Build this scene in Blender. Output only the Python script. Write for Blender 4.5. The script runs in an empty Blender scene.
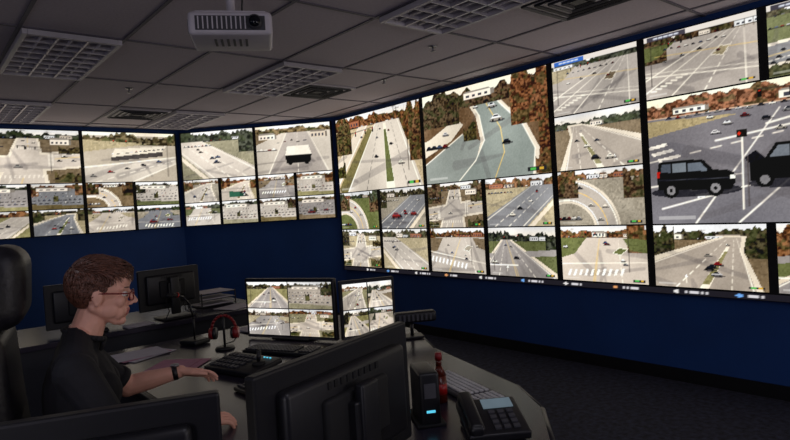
import bpy, bmesh, math, random
import numpy as np
from mathutils import Vector, Matrix
random.seed(7)
SC=bpy.context.scene
try:
    SC.view_settings.view_transform='Standard'
except Exception: pass

def lin(c):
    c=np.asarray(c,dtype=float)/255.0
    return np.where(c<=0.04045,c/12.92,((c+0.055)/1.055)**2.4)

# ------------------------------------------------------------ materials
def mat(name,rgb,rough=.6,metal=0.,ns=0,na=.15,bump=0.,em=0.,stretch=None,spec=.5,coat=0.):
    m=bpy.data.materials.new(name); m.use_nodes=True
    nt=m.node_tree; b=nt.nodes['Principled BSDF']
    col=tuple(lin(rgb))
    b.inputs['Base Color'].default_value=(*col,1)
    b.inputs['Roughness'].default_value=rough
    b.inputs['Metallic'].default_value=metal
    b.inputs['Specular IOR Level'].default_value=spec
    if coat: b.inputs['Coat Weight'].default_value=coat
    if em:
        b.inputs['Emission Color'].default_value=(*col,1)
        b.inputs['Emission Strength'].default_value=em
    if ns:
        tc=nt.nodes.new('ShaderNodeTexCoord'); mp=nt.nodes.new('ShaderNodeMapping')
        nt.links.new(tc.outputs['Object'],mp.inputs['Vector'])
        if stretch: mp.inputs['Scale'].default_value=stretch
        n=nt.nodes.new('ShaderNodeTexNoise'); n.inputs['Scale'].default_value=ns
        n.inputs['Detail'].default_value=5
        nt.links.new(mp.outputs[0],n.inputs['Vector'])
        r=nt.nodes.new('ShaderNodeValToRGB')
        r.color_ramp.elements[0].position=.3; r.color_ramp.elements[1].position=.7
        r.color_ramp.elements[0].color=(*[max(0,c*(1-na)) for c in col],1)
        r.color_ramp.elements[1].color=(*[min(1,c*(1+na)) for c in col],1)
        nt.links.new(n.outputs['Fac'],r.inputs['Fac'])
        nt.links.new(r.outputs['Color'],b.inputs['Base Color'])
        if bump:
            bp=nt.nodes.new('ShaderNodeBump'); bp.inputs['Strength'].default_value=bump
            bp.inputs['Distance'].default_value=.01
            nt.links.new(n.outputs['Fac'],bp.inputs['Height'])
            nt.links.new(bp.outputs[0],b.inputs['Normal'])
    return m

def picmat(name,strength):
    m=bpy.data.materials.new(name); m.use_nodes=True
    nt=m.node_tree; nt.nodes.clear()
    o=nt.nodes.new('ShaderNodeOutputMaterial'); e=nt.nodes.new('ShaderNodeEmission')
    a=nt.nodes.new('ShaderNodeAttribute'); a.attribute_name='Col'
    e.inputs['Strength'].default_value=strength
    nt.links.new(a.outputs['Color'],e.inputs['Color']); nt.links.new(e.outputs[0],o.inputs['Surface'])
    return m

M_WALL=mat('blue_wall_paint',(20,66,132),.7,ns=3,na=.08)
M_CEIL=mat('ceiling_tile',(206,196,206),.95,ns=55,na=.06,bump=.15)
M_TBAR=mat('ceiling_tbar',(100,96,108),.6,ns=10,na=.05)
M_FLOOR=mat('carpet_dark',(36,38,54),.97,ns=26,na=.75,bump=.4)
M_BASE=mat('baseboard_black',(14,14,18),.5,ns=10,na=.1)
M_BLK=mat('black_plastic',(20,20,25),.42,ns=30,na=.15)
M_BLK2=mat('black_matte',(11,11,14),.7,ns=30,na=.15)
M_GREY=mat('grey_plastic',(70,70,76),.5,ns=30,na=.1)
M_DESK=mat('desk_laminate',(46,42,54),.25,ns=9,na=.2)
M_DESKE=mat('desk_edge',(24,23,27),.4,ns=12,na=.1)
M_PANEL=mat('desk_panel',(30,32,40),.6,ns=6,na=.15)
M_WHITE=mat('white_enamel',(205,200,208),.45,ns=12,na=.04)
M_LOUV=mat('louver_aluminium',(200,196,204),.35,metal=.5,ns=12,na=.06)
M_TIN=mat('troffer_interior',(200,195,204),.5,ns=8,na=.1)
M_PROJ=mat('projector_shell',(216,210,218),.5,ns=14,na=.05)
M_VENT=mat('vent_dark',(40,40,46),.6,ns=14,na=.1)
M_CHROME=mat('brushed_metal',(140,140,146),.3,metal=.9,ns=30,na=.1)
M_LEATH=mat('black_leather',(28,27,33),.42,ns=60,na=.25,bump=.2)
M_SKIN=mat('skin',(230,172,152),.5,ns=22,na=.07)
M_LIP=mat('lips',(186,108,102),.45,ns=30,na=.05)
M_SHIRT=mat('black_shirt',(27,27,34),.85,ns=14,na=.3,bump=.5)
M_TROU=mat('dark_trousers',(28,30,40),.9,ns=40,na=.2)
M_SHOE=mat('shoe_black',(16,15,16),.5,ns=30,na=.1)
M_HAIR=mat('brown_hair',(98,62,50),.45,ns=50,na=.5,stretch=(1,1,3))
M_EYE=mat('eye_white',(225,220,215),.3,ns=8,na=.02)
M_IRIS=mat('iris',(45,32,26),.2,ns=8,na=.05)
M_GLASS=mat('spectacle_frame',(120,24,28),.3,ns=20,na=.1)
M_PAPER=mat('paper',(190,184,192),.8,ns=20,na=.05)
M_PAPERP=mat('pink_paper',(176,120,140),.8,ns=20,na=.1)
M_RED=mat('red_plastic',(170,22,24),.4,ns=20,na=.1)
M_DRED=mat('dark_red_plastic',(128,16,22),.45,ns=20,na=.1)
M_KEY=mat('keycaps',(52,52,60),.5,ns=30,na=.1)
M_KEYL=mat('keycaps_light',(190,190,192),.5,ns=30,na=.05)
M_BROWN=mat('sauce_bottle',(92,32,18),.25,ns=20,na=.2)
M_LCD=mat('lcd',(120,140,150),.3,em=.35,ns=20,na=.1)
M_OFF=mat('dark_screen',(16,18,28),.15,ns=4,na=.2)
M_LED=mat('indicator_led',(90,200,230),.3,em=1.0,ns=8,na=.02)
P_MAIN=picmat('video_wall_picture',1.38)
P_MON=picmat('monitor_picture',1.4)

# ------------------------------------------------------------ mesh builder
class MB:
    def __init__(s): s.bm=bmesh.new(); s.mats=[]
    def mi(s,m):
        if m not in s.mats: s.mats.append(m)
        return s.mats.index(m)
    def merge(s,b,m,M=None,smooth=False):
        i=s.mi(m)
        if M is not None: bmesh.ops.transform(b,matrix=M,verts=b.verts)
        for f in b.faces: f.material_index=i; f.smooth=smooth
        me=bpy.data.meshes.new('t'); b.to_mesh(me); b.free(); s.bm.from_mesh(me); bpy.data.meshes.remove(me)
    def box(s,c,size,m,rot=(0,0,0),bev=0,seg=2,smooth=None):
        b=bmesh.new(); bmesh.ops.create_cube(b,size=1)
        bmesh.ops.scale(b,vec=size,verts=b.verts)
        if bev: bmesh.ops.bevel(b,geom=list(b.edges),offset=bev,segments=seg,profile=.5,affect='EDGES')
        R=(Matrix.Rotation(rot[2],4,'Z')@Matrix.Rotation(rot[1],4,'Y')@Matrix.Rotation(rot[0],4,'X'))
        s.merge(b,m,Matrix.Translation(c)@R,smooth=(bev>0 and seg>2) if smooth is None else smooth)
    def cyl(s,p0,p1,r0,r1,m,seg=16,smooth=True):
        p0=Vector(p0);p1=Vector(p1);d=p1-p0
        b=bmesh.new(); bmesh.ops.create_cone(b,cap_ends=True,segments=seg,radius1=r0,radius2=r1,depth=d.length)
        q=d.to_track_quat('Z','Y').to_matrix().to_4x4()
        s.merge(b,m,Matrix.Translation((p0+p1)/2)@q,smooth)
    def sph(s,c,r,m,rot=None,seg=20):
        if not hasattr(r,'__len__'): r=(r,r,r)
        b=bmesh.new(); bmesh.ops.create_uvsphere(b,u_segments=seg,v_segments=seg*2//3,radius=1)
        M=Matrix.Translation(c)
        if rot is not None: M=M@rot
        s.merge(b,m,M@Matrix.Diagonal((r[0],r[1],r[2],1)),True)
    def cap(s,p0,p1,r0,r1,m,seg=14):
        s.cyl(p0,p1,r0,r1,m,seg); s.sph(p0,r0,m,seg=seg); s.sph(p1,r1,m,seg=seg)
    def chain(s,pts,rs,m,seg=12):
        for i in range(len(pts)-1): s.cap(pts[i],pts[i+1],rs[i],rs[i+1],m,seg)
    def prism(s,pts,z0,z1,m,bev=0):
        b=bmesh.new(); vs=[b.verts.new((x,y,z0)) for x,y in pts]; f=b.faces.new(vs)
        r=bmesh.ops.extrude_face_region(b,geom=[f])
        for v in r['geom']:
            if isinstance(v,bmesh.types.BMVert): v.co.z=z1
        bmesh.ops.recalc_face_normals(b,faces=b.faces)
        if bev: bmesh.ops.bevel(b,geom=list(b.edges),offset=bev,segments=2,affect='EDGES')
        s.merge(b,m)
    def obj(s,name,parent=None,M=None):
        me=bpy.data.meshes.new(name); s.bm.to_mesh(me); s.bm.free()
        for m in s.mats: me.materials.append(m)
        o=bpy.data.objects.new(name,me); SC.collection.objects.link(o)
        if parent: o.parent=parent
        if M is not None:
            if parent: o.matrix_local=M
            else: o.matrix_world=M
        return o

def empty(name,loc=(0,0,0),rz=0):
    e=bpy.data.objects.new(name,None); e.empty_display_size=.1
    SC.collection.objects.link(e); e.location=loc; e.rotation_euler=(0,0,rz)
    return e

# ------------------------------------------------------------ picture painter
GR=[(150,146,112),(118,124,88),(178,168,142),(138,124,104),(166,160,148),(128,116,86),(154,150,128)]
AS=[(190,184,178),(162,158,158),(206,198,190),(140,142,148),(178,170,162)]
class Cv:
    def __init__(s,W,H,seed):
        s.W,s.H=W,H; s.r=np.random.RandomState(seed)
        s.X,s.Y=np.meshgrid(np.linspace(0,1,W),np.linspace(0,1,H))
        s.c=np.zeros((H,W,3)); s.g=GR[s.r.randint(len(GR))]; s.a=AS[s.r.randint(len(AS))]
    def noise(s,nx,ny):
        nx=max(2,int(nx));ny=max(2,int(ny))
        g=s.r.rand(ny+1,nx+1)
        x=s.X*nx*.999; y=s.Y*ny*.999; i=x.astype(int); j=y.astype(int); fx=x-i; fy=y-j
        fx=fx*fx*(3-2*fx); fy=fy*fy*(3-2*fy)
        return (g[j,i]*(1-fx)*(1-fy)+g[j,i+1]*fx*(1-fy)+g[j+1,i]*(1-fx)*fy+g[j+1,i+1]*fx*fy)
    def fbm(s,n): return .4*s.noise(n,n*.6)+.28*s.noise(n*2.3,n*1.5)+.2*s.noise(n*5,n*3)+.12*s.noise(s.W/1.6,s.H/1.6)
    def mask(s,pts):
        m=np.zeros(s.X.shape,bool); n=len(pts)
        for k in range(n):
            x0,y0=pts[k];x1,y1=pts[(k+1)%n]
            if y0==y1: continue
            c=((y0>s.Y)!=(y1>s.Y))&(s.X<(x1-x0)*(s.Y-y0)/(y1-y0)+x0)
            m^=c
        return m
    def put(s,m,col,a=1.,tex=0,n=12):
        col=np.array(col,float)
        if tex: C=col[None,None,:]+(s.fbm(n)[...,None]-.5)*2*tex
        else: C=np.broadcast_to(col,s.c.shape)
        mm=(m.astype(float)*a)[...,None]
        s.c=s.c*(1-mm)+C*mm
    def poly(s,pts,col,a=1.,tex=0,n=12): s.put(s.mask(pts),col,a,tex,n)
    def line(s,p,q,w0,w1,col,a=1.):
        asp=s.W/s.H; px=(s.X-p[0])*asp; py=s.Y-p[1]; dx=(q[0]-p[0])*asp; dy=q[1]-p[1]; L2=dx*dx+dy*dy+1e-9
        t=(px*dx+py*dy)/L2; tc=np.clip(t,0,1); d=np.hypot(px-tc*dx,py-tc*dy); w=w0+(w1-w0)*tc
        aa=.6/s.H
        s.put(np.clip((w-d)/aa*.5+.5,0,1)*np.clip(w/aa,0,1)**.5,col,a)
    def dash(s,p,q,w0,w1,col,n=7):
        for k in range(n):
            a=1-(1-k/n)**1.3; b=1-(1-(k+.5)/n)**1.3
            P=(p[0]+(q[0]-p[0])*a,p[1]+(q[1]-p[1])*a);Q=(p[0]+(q[0]-p[0])*b,p[1]+(q[1]-p[1])*b)
            s.line(P,Q,w0+(w1-w0)*a,w0+(w1-w0)*b,col)
    def ell(s,cx,cy,rx,ry,col,a=1.,tex=0): s.put(((s.X-cx)/rx)**2+((s.Y-cy)/ry)**2<1,col,a,tex)
    def car(s,x,y,k,col):
        ky=k*1.25; dark=tuple(v*.62 for v in col); gl=(52,58,70)
        s.ell(x+.1*k,y-.22*ky,.85*k,.2*ky,(58,56,62),.65)
        s.poly([(x-.6*k,y-.2*ky),(x+.6*k,y-.2*ky),(x+.62*k,y+.12*ky),(x-.62*k,y+.12*ky)],dark)
        s.poly([(x-.62*k,y+.08*ky),(x+.62*k,y+.08*ky),(x+.38*k,y+.24*ky),(x+.22*k,y+.5*ky),(x-.26*k,y+.5*ky),(x-.42*k,y+.24*ky)],col)
        s.poly([(x-.36*k,y+.22*ky),(x+.31*k,y+.22*ky),(x+.17*k,y+.43*ky),(x-.22*k,y+.43*ky)],gl)
        s.ell(x-.36*k,y-.18*ky,.11*k,.14*ky,(25,25,28)); s.ell(x+.36*k,y-.18*ky,.11*k,.14*ky,(25,25,28))
    def trees(s,y0,y1,x0=0,x1=1,col=(104,88,72)):
        h=y1-y0
        top=y1+(s.noise(10,2)-.5)*.7*h+(s.noise(34,2)-.5)*.5*h
        m=(s.Y>y0)&(s.Y<top)&(s.X>=x0)&(s.X<=x1)
        s.put(m,col,1,26,10)
        f1=s.noise(s.W/2.6,s.H/2.2); f2=s.noise(s.W/6,s.H/4)
        s.put(m&(f1>.66),tuple(v*1.5 for v in col),.55); s.put(m&(f1<.36),tuple(v*.45 for v in col),.6)
        s.put(m&(f2>.62),(84,96,66),.45)
        for k in range(int(22*(x1-x0))):
            x=s.r.uniform(x0,x1); s.line((x,y0),(x+s.r.uniform(-.015,.015),y0+h*s.r.uniform(.6,1.2)),.003,.001,(64,50,44),.55)
    def grass(s,pts,col=None,tex=13):
        col=col or s.g
        m=s.mask(pts); s.put(m,col,1,tex,5); f=s.noise(s.W/2,s.H/2); s.put(m&(f>.75),tuple(v*1.15 for v in col),.5); s.put(m&(f<.22),tuple(v*.8 for v in col),.5)
    def asphalt(s,pts,col=None):
        m=s.mask(pts); s.put(m,col or s.a,1,8,5)
    def building(s,x,y,w,h,col=(238,230,220)):
        s.poly([(x,y),(x+w,y),(x+w,y+h),(x,y+h)],col,1,8); s.poly([(x-.006,y+h),(x+w+.006,y+h),(x+w*.93,y+h*1.3),(x+w*.05,y+h*1.3)],tuple(v*.66 for v in col))
        s.poly([(x+w,y),(x+w*1.12,y+h*.1),(x+w*1.12,y+h*1.05),(x+w,y+h)],tuple(v*.6 for v in col))
        for k in range(4): s.poly([(x+w*(.08+.23*k),y+h*.25),(x+w*(.2+.23*k),y+h*.25),(x+w*(.2+.23*k),y+h*.7),(x+w*(.08+.23*k),y+h*.7)],(84,86,98))
    def pole(s,x,y,h): s.line((x,y),(x+s.r.uniform(-.01,.01),y+h),.005,.004,(84,76,70)); s.line((x-.02,y+h*.93),(x+.025,y+h*.94),.003,.003,(84,76,70))
    def signal(s,x,y,h,w,sg=1):
        s.line((x,y),(x+.004,y+h),.006,.004,(66,62,62)); s.line((x,y+h*.93),(x+sg*w,y+h),.0045,.003,(66,62,62))
        for k in (.45,.75,.98):
            xx=x+sg*w*k; yy=y+h*(.93+.07*k); s.poly([(xx-.008,yy-.055),(xx+.008,yy-.055),(xx+.008,yy),(xx-.008,yy)],(46,44,40)); s.ell(xx,yy-.012,.004,.007,(220,60,40))
    def lot(s,x,y,w,n,k):
        for i in range(n):
            c=[(236,234,230),(186,188,194),(60,62,70),(140,52,46),(88,102,132)][s.r.randint(5)]
            s.car(x+w*i/n,y+s.r.uniform(-.004,.004),k,c)
    def island(s,pts,kerb=(236,230,218)):
        s.poly(pts,kerb); cx=sum(p[0] for p in pts)/len(pts); cy=sum(p[1] for p in pts)/len(pts)
        s.grass([(cx+(p[0]-cx)*.86,cy+(p[1]-cy)*.8) for p in pts],GR[s.r.randint(len(GR))])
    def shade(s,n=4):
        u=s.r.uniform
        for k in range(n):
            s.line((u(-.1,1.1),u(0,.6)),(u(-.1,1.1),u(0,.7)),u(.02,.06),u(.01,.04),(96,92,96),.22)
    def arrow(s,x,y,k,dx=0): 
        s.line((x,y),(x+dx*.5,y+k),.007,.005,WHT); s.poly([(x-.018+dx*.5,y+k*.85),(x+.018+dx*.5,y+k*.85),(x+dx*.7,y+k*1.35)],WHT)

CARC=[(242,240,236),(205,205,210),(50,52,60),(156,40,38),(236,230,220),(82,98,132),(34,34,40)]
WHT=(255,251,240); YEL=(236,204,130)
def backdrop(c,hz,tall=.12):
    u=c.r.uniform
    g=np.clip((c.Y-hz)/(1-hz),0,1)[...,None]
    sky=[(250,240,222),(232,236,242),(252,246,236)][c.r.randint(3)]
    c.c=np.where((c.Y>hz)[...,None],(1-g)*np.array(sky)+g*np.array((222,226,234)),c.c)
    tc=[(104,88,72),(86,82,66),(126,96,72),(80,84,74)][c.r.randint(4)]
    c.trees(hz-.03,hz+tall,0,1,tc)
    for k in range(c.r.randint(1,4)): c.building(u(.0,.85),hz-.015,u(.08,.24),u(.03,.08),[(240,232,222),(206,196,184),(170,120,96),(222,226,232)][c.r.randint(4)])
    c.lot(u(0,.3),hz-.02,.6,10,.022)
    for k in range(2): c.pole(u(0,1),hz-.05,u(.12,.2))
    if u(0,1)>.5: c.trees(hz-.3,hz+u(.05,.15),0,u(.1,.28),tc)
    if u(0,1)>.5: c.trees(hz-.3,hz+u(.05,.15),u(.75,.9),1,tc)
def paint(kind,W,H,seed):
    c=Cv(W,H,seed); R=c.r; u=R.uniform
    if kind=='auto': kind=['straight','inter','lane','diag','cross','curve','lot'][R.randint(7)]
    if kind=='straight':
        hz=u(.68,.8); vx=u(.2,.85)
        c.grass([(0,-.1),(1.01,-.1),(1.01,hz),(0,hz)]); backdrop(c,hz)
        bl=u(-.3,.1);br=u(.8,1.35)
        c.asphalt([(bl-.09,-.02),(br+.09,-.02),(vx+.08,hz),(vx-.08,hz)],(222,212,196)); c.asphalt([(bl,-.02),(br,-.02),(vx+.055,hz),(vx-.055,hz)])
        if u(0,1)>.4:
            y=u(.3,.5); c.asphalt([(0,y),(1.01,y+.08),(1.01,y+.2),(0,y+.10)],c.a)
        for t in (.14,.38,.62,.86): c.line((bl+(br-bl)*t,0),(vx-.05+.1*t,hz),.05,.006,(130,126,128),.25)
        for t in (.04,.96): c.line((bl+(br-bl)*t,0),(vx-.05+.1*t,hz),.010,.002,WHT)
        c.line((bl+(br-bl)*.5,0),(vx,hz),.008,.002,YEL); c.line((bl+(br-bl)*.525,0),(vx+.002,hz),.006,.002,YEL)
        for t in (.27,.73): c.dash((bl+(br-bl)*t,0),(vx-.05+.1*t,hz),.009,.002,WHT,9)
        c.arrow(bl+(br-bl)*.38,.1,.09,.02); c.line((bl+(br-bl)*.1,.22),(bl+(br-bl)*.52,.23),.012,.012,WHT)
        for k in range(R.randint(3,8)):
            t=u(.25,.97); f=[.14,.38,.62,.86][R.randint(4)]; y=hz*t; x=(bl+(br-bl)*f)*(1-t)+(vx-.05+.1*f)*t
            c.car(x,y,.10*(1-t)+.016,CARC[R.randint(7)])
        if u(0,1)>.5: c.signal(u(.02,.12),.1,.75,.4)
    elif kind=='lane':
        hz=u(.74,.84); c.grass([(0,-.1),(1.01,-.1),(1.01,hz),(0,hz)]); backdrop(c,hz,.1)
        s=1 if u(0,1)>.5 else -1; f=lambda x:x if s>0 else 1-x
        c.asphalt([(f(.04),0),(f(1.15),0),(f(1.15),.42),(f(.5),.75),(f(.34),.82),(f(.16),.82),(f(.19),.6)],(226,218,204)); c.asphalt([(f(.1),0),(f(1.1),0),(f(1.1),.35),(f(.5),.72),(f(.34),.8),(f(.2),.8),(f(.22),.6)]); c.shade()
        c.island([(f(.5),.0),(f(.58),.0),(f(.33),.66),(f(.30),.66)])
        c.line((f(.12),0),(f(.24),.78),.011,.003,WHT); c.line((f(1.05),.36),(f(.36),.79),.008,.003,WHT)
        c.dash((f(.8),0),(f(.32),.78),.010,.003,WHT,9); c.dash((f(.3),0),(f(.265),.78),.008,.003,WHT,9); c.arrow(f(.7),.08,.1)
        for k in range(6):
            t=u(.2,.97); c.car(f((.2+.75*u(0,1))*(1-t)+.28*t),.78*t,.085*(1-t)+.016,CARC[R.randint(7)])
    elif kind=='cross':
        hz=.86; c.grass([(0,-.1),(1.01,-.1),(1.01,1),(0,1)]); backdrop(c,hz,.08)
        kb=(226,218,204)
        for col,w in ((kb,.04),(c.a,0)):
            c.asphalt([(-.1,.16-w),(1.1,.34-w),(1.1,.60+w),(-.1,.42+w)],col); c.asphalt([(.22-w,-.1),(.66+w,-.1),(.60+w*.5,hz-.02),(.44-w*.5,hz-.02)],col)
        c.shade(6)
        for k in range(9): c.line((.18,.2+.022*k),(.22,.205+.022*k),.007,.007,WHT); c.line((.70,.33+.025*k),(.74,.335+.025*k),.007,.007,WHT)
        for k in range(10): c.line((.26+.042*k,.11),(.265+.042*k,.15),.008,.008,WHT); c.line((.42+.02*k,.64),(.42+.02*k,.665),.005,.005,WHT)
        c.line((0,.30),(.17,.33),.006,.006,YEL); c.line((.76,.46),(1,.50),.006,.006,YEL); c.line((.44,0),(.46,.1),.008,.007,YEL); c.line((.52,.68),(.52,.85),.005,.003,YEL)
        c.dash((0,.23),(.17,.26),.006,.006,WHT,4); c.dash((.76,.52),(1,.56),.006,.006,WHT,4); c.dash((.33,0),(.36,.1),.008,.007,WHT,3)
        for k in range(4): c.car(.02+.04*k+u(0,.02),[.20,.27,.36][k%3],.034,CARC[R.randint(7)]); c.car(.8+.045*k,[.42,.5,.56][k%3],.032,CARC[R.randint(7)]); c.car([.48,.53,.57][k%3],.7+.03*k,.022,CARC[R.randint(7)])
        c.car(.42,.32,.05,CARC[0]); c.lot(.02,.68,.32,7,.026); c.trees(.55,.72,.8,1,(96,88,66)); c.trees(.0,.14,.0,.2,(90,88,64)); c.trees(.0,.2,.74,1,(96,88,66)); c.signal(.72,.2,.5,.3,-1); c.building(.72,.72,.18,.1)
    elif kind=='inter':
        hz=u(.74,.85)
        c.asphalt([(-.1,-.1),(1.1,-.1),(1.1,hz),(-.1,hz)]); backdrop(c,hz,.09); c.shade(6)
        c.grass([(0,hz-.04),(u(.2,.4),hz-.04),(u(.05,.2),.5),(0,.42)]); c.grass([(1.01,hz-.06),(u(.65,.8),hz-.05),(u(.8,.9),.58),(1.01,.52)])
        x0=u(-.05,.2); y0=u(.05,.25); ang=u(-.3,.3)
        for k in range(10):
            x=x0+k*.07; y=y0+k*.07*ang
            c.poly([(x,y),(x+.032,y+.03*ang),(x+.06,y+.12),(x+.03,y+.12)],WHT)
        c.line((0,y0+.22),(1,y0+.22+ang),.010,.006,WHT)
        xa,xb=u(.2,.4),u(.45,.6); c.line((xa,0),(xb,hz-.05),.008,.003,YEL); c.line((xa+.02,0),(xb+.006,hz-.05),.006,.002,YEL)
        c.dash((u(.7,.9),0),(u(.6,.7),hz-.05),.009,.003,WHT,9); c.island([(.62,.52),(.72,.48),(.8,.6),(.7,.62)])
        for k in range(R.randint(4,8)): c.car(u(.05,.95),u(.32,hz-.05),u(.025,.05),CARC[R.randint(7)])
        c.signal(u(.75,.95),.2,.7,.5,-1)
    elif kind=='diag':
        hz=.82; c.grass([(0,-.1),(1.01,-.1),(1.01,hz),(0,hz)]); backdrop(c,hz,.12)
        s=1 if u(0,1)>.5 else -1
        f=lambda x:x if s>0 else 1-x
        c.asphalt([(f(-.1),.0),(f(.62),0),(f(1.05),.6),(f(1.05),.8),(f(.7),.8),(f(-.1),.12)]); c.shade()
        c.line((f(-.05),.10),(f(.72),.8),.010,.003,WHT); c.line((f(.56),0),(f(1.02),.61),.010,.004,WHT)
        c.dash((f(.12),0),(f(.86),.78),.009,.003,WHT,10); c.dash((f(.34),0),(f(.95),.74),.009,.003,WHT,10)
        c.poly([(f(.64),0),(f(1),.5),(f(1),.4),(f(.72),0)],(226,216,200),1,10); c.lot(.05,.7,.4,8,.03)
        for k in range(5):
            t=u(.2,.95); c.car(f(.05+.75*t+u(0,.2)),t*.75,.075*(1-t)+.022,CARC[R.randint(7)])
    elif kind=='lot':
        hz=.8; c.asphalt([(-.1,-.1),(1.1,-.1),(1.1,hz),(-.1,hz)]); backdrop(c,hz,.12); c.building(.1,.72,.6,.1)
        c.grass([(0,0),(1.01,0),(1.01,.12),(0,.2)])
        for r in range(4):
            y=.24+.12*r; c.lot(.03,y,1.,8+2*r,.045-.006*r)
            for k in range(12): c.line((.02+.085*k,y-.04),(.04+.082*k,y+.03),.004,.003,WHT,.8)
        c.trees(.3,.5,.4,.5,(92,90,64)); c.pole(.7,.2,.7)
    elif kind=='curve':
        c.grass([(0,-.1),(1.01,-.1),(1.01,1.1),(0,1.1)],None,18)
        r=np.hypot((c.X-.1)*1.5,c.Y+.1); c.put((r>.51)&(r<.96),(226,218,204),1,6); m=(r>.55)&(r<.92); c.put(m,c.a,1,8)
        c.put(abs(r-.57)<.010,WHT); c.put(abs(r-.9)<.010,WHT); c.put(abs(r-.735)<.007,YEL)
        backdrop(c,.86,.08); c.trees(.5,.8,.0,.25); c.trees(.45,.85,.78,1.); c.lot(.0,.12,.3,5,.06)
        for k in range(4):
            a=u(.3,1.25); q=[.64,.82][k%2]; c.car(.1+q*math.cos(a)/1.5,-.1+q*math.sin(a),.05,CARC[R.randint(7)])
    elif kind=='boulevard':
        c.grass([(0,-.1),(1.01,-.1),(1.01,1.1),(0,1.1)],(200,186,160),12)
        backdrop(c,.86,.09)
        c.asphalt([(.10,0),(1.0,0),(.78,.84),(.5,.84)],(212,206,198))
        c.asphalt([(0,.1),(.3,.62),(.42,.84),(.3,.84),(0,.42)],(220,212,200))
        c.grass([(.02,.0),(.12,0),(.47,.76),(.42,.8),(0,.06)],(136,130,96),18)
        c.island([(.60,0),(.70,0),(.63,.82),(.60,.82)])
        c.shade(5)
        c.line((.12,0),(.5,.82),.012,.004,WHT); c.line((.97,0),(.76,.84),.01,.004,WHT); c.line((.0,.12),(.4,.84),.008,.004,WHT)
        c.dash((.36,0),(.55,.82),.008,.003,(150,146,142),12); c.dash((.84,0),(.69,.82),.008,.003,(150,146,142),12)
        c.trees(.5,.86,0,.2,(104,92,70)); c.trees(.3,.84,.88,1.,(112,90,70)); c.trees(.2,.36,.0,.1,(96,92,66))
        for x,y,k,q in ((.68,.55,.03,6),(.5,.42,.035,2),(.52,.66,.024,1),(.78,.3,.045,4),(.66,.72,.02,3),(.56,.76,.018,6),(.33,.7,.02,5)): c.car(x,y,k,CARC[q])
        c.pole(.86,.2,.6); c.signal(.08,.3,.5,.4)
    elif kind=='bend':
        c.grass([(0,-.1),(1.01,-.1),(1.01,1.1),(0,1.1)],(122,100,78),30)
        rd=[(.3,0),(.88,0),(.9,.25),(.82,.5),(.68,.72),(.6,.86),(.42,.86),(.5,.66),(.53,.4),(.45,.2)]
        c.asphalt([(p[0]+(.03 if p[0]>.56 else -.03),p[1]) for p in rd],(214,206,192)); c.asphalt(rd,(142,152,150))
        c.asphalt([(0,0),(.3,0),(.46,.22),(.5,.4),(.35,.5),(.1,.3),(0,.22)],(148,156,154)); c.shade(4)
        c.asphalt([(.0,.3),(.25,.45),(.36,.6),(.3,.68),(.05,.5),(0,.48)],(214,206,192))
        for a,b in (((.3,0),(.45,.2)),((.45,.2),(.53,.4)),((.53,.4),(.5,.66)),((.5,.66),(.42,.86)),((.88,0),(.9,.25)),((.9,.25),(.82,.5)),((.82,.5),(.68,.72)),((.68,.72),(.6,.86)),((.0,.22),(.1,.3)),((.1,.3),(.35,.5))):
            c.line(a,b,.006,.006,(242,238,226))
        for a,b in (((.6,0),(.68,.25)),((.68,.25),(.66,.5)),((.66,.5),(.55,.8))): c.line(a,b,.005,.005,(226,196,120))
        c.put(c.Y>.88,(240,232,218)); c.trees(.78,.93,0,1,(96,80,64)); c.building(.38,.86,.22,.06); c.building(.1,.84,.16,.05,(206,196,184))
        c.trees(.5,.95,.74,1,(122,86,62)); c.trees(.62,.93,0,.33,(92,80,64)); c.trees(.15,.62,.93,1,(116,82,58)); c.trees(.42,.6,.36,.47,(92,84,58)); c.trees(.0,.16,.9,1,(110,84,60))
        c.lot(.04,.4,.2,4,.045)
        for x,y,k,q in ((.60,.74,.05,0),(.63,.6,.07,4),(.47,.76,.03,0),(.7,.35,.05,2),(.2,.53,.04,1),(.56,.8,.03,6)): c.car(x,y,k,CARC[q])
    elif kind=='hatch':
        c.asphalt([(-.1,-.1),(1.1,-.1),(1.1,.88),(-.1,.88)],(188,182,178)); backdrop(c,.85,.09); c.shade(7)
        c.grass([(0,.84),(.3,.84),(.12,.62),(0,.6)])
        s=1 if R.rand()>.5 else -1; f=lambda x:x if s>0 else 1-x
        for p,q in (((0,.3),(.75,.84)),((.25,0),(.85,.84)),((0,.1),(.8,.84)),((.9,0),(.9,.84))): c.line((f(p[0]),p[1]),(f(q[0]),q[1]),.010,.003,WHT)
        c.dash((f(.55),0),(f(.88),.84),.010,.003,WHT,10)
        c.line((f(0),.36),(f(1),.20),.009,.007,WHT); c.line((f(0),.42),(f(1),.26),.006,.004,WHT); c.line((f(.1),.66),(f(1),.55),.005,.005,YEL)
        for k in range(7): c.line((f(.05+.05*k),.12+.03*k),(f(.10+.05*k),.11+.03*k),.012,.012,WHT)
        c.lot(.2,.74,.6,9,.026); c.island([(f(.62),.5),(f(.72),.46),(f(.78),.6),(f(.7),.62)])
        for k in range(4): c.car(.2+.16*k,.56+.04*(k%3),.034,CARC[k])
        c.signal(.06,.2,.66,.4)
    elif kind=='crash':
        c.put(c.Y>-1,(132,130,138),1,11,5)
        g=np.clip((.55-c.Y)*1.2,0,1); c.put(g,(106,108,120),.6)
        c.put(c.Y>.84,(204,176,152),1,14); c.put(c.Y>.93,(250,234,212)); c.trees(.85,.96,0,1,(138,98,76)); c.building(.55,.86,.2,.05); c.building(.12,.86,.14,.04)
        c.grass([(0,.70),(.4,.8),(0,.83)],(170,156,120))
        for k in range(9):
            x=.0+.028*k; y=.62-.05*k
            c.poly([(x-.02,y),(x+.08,y+.026),(x+.09,y+.004),(x-.01,y-.024)],(248,244,236))
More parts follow.
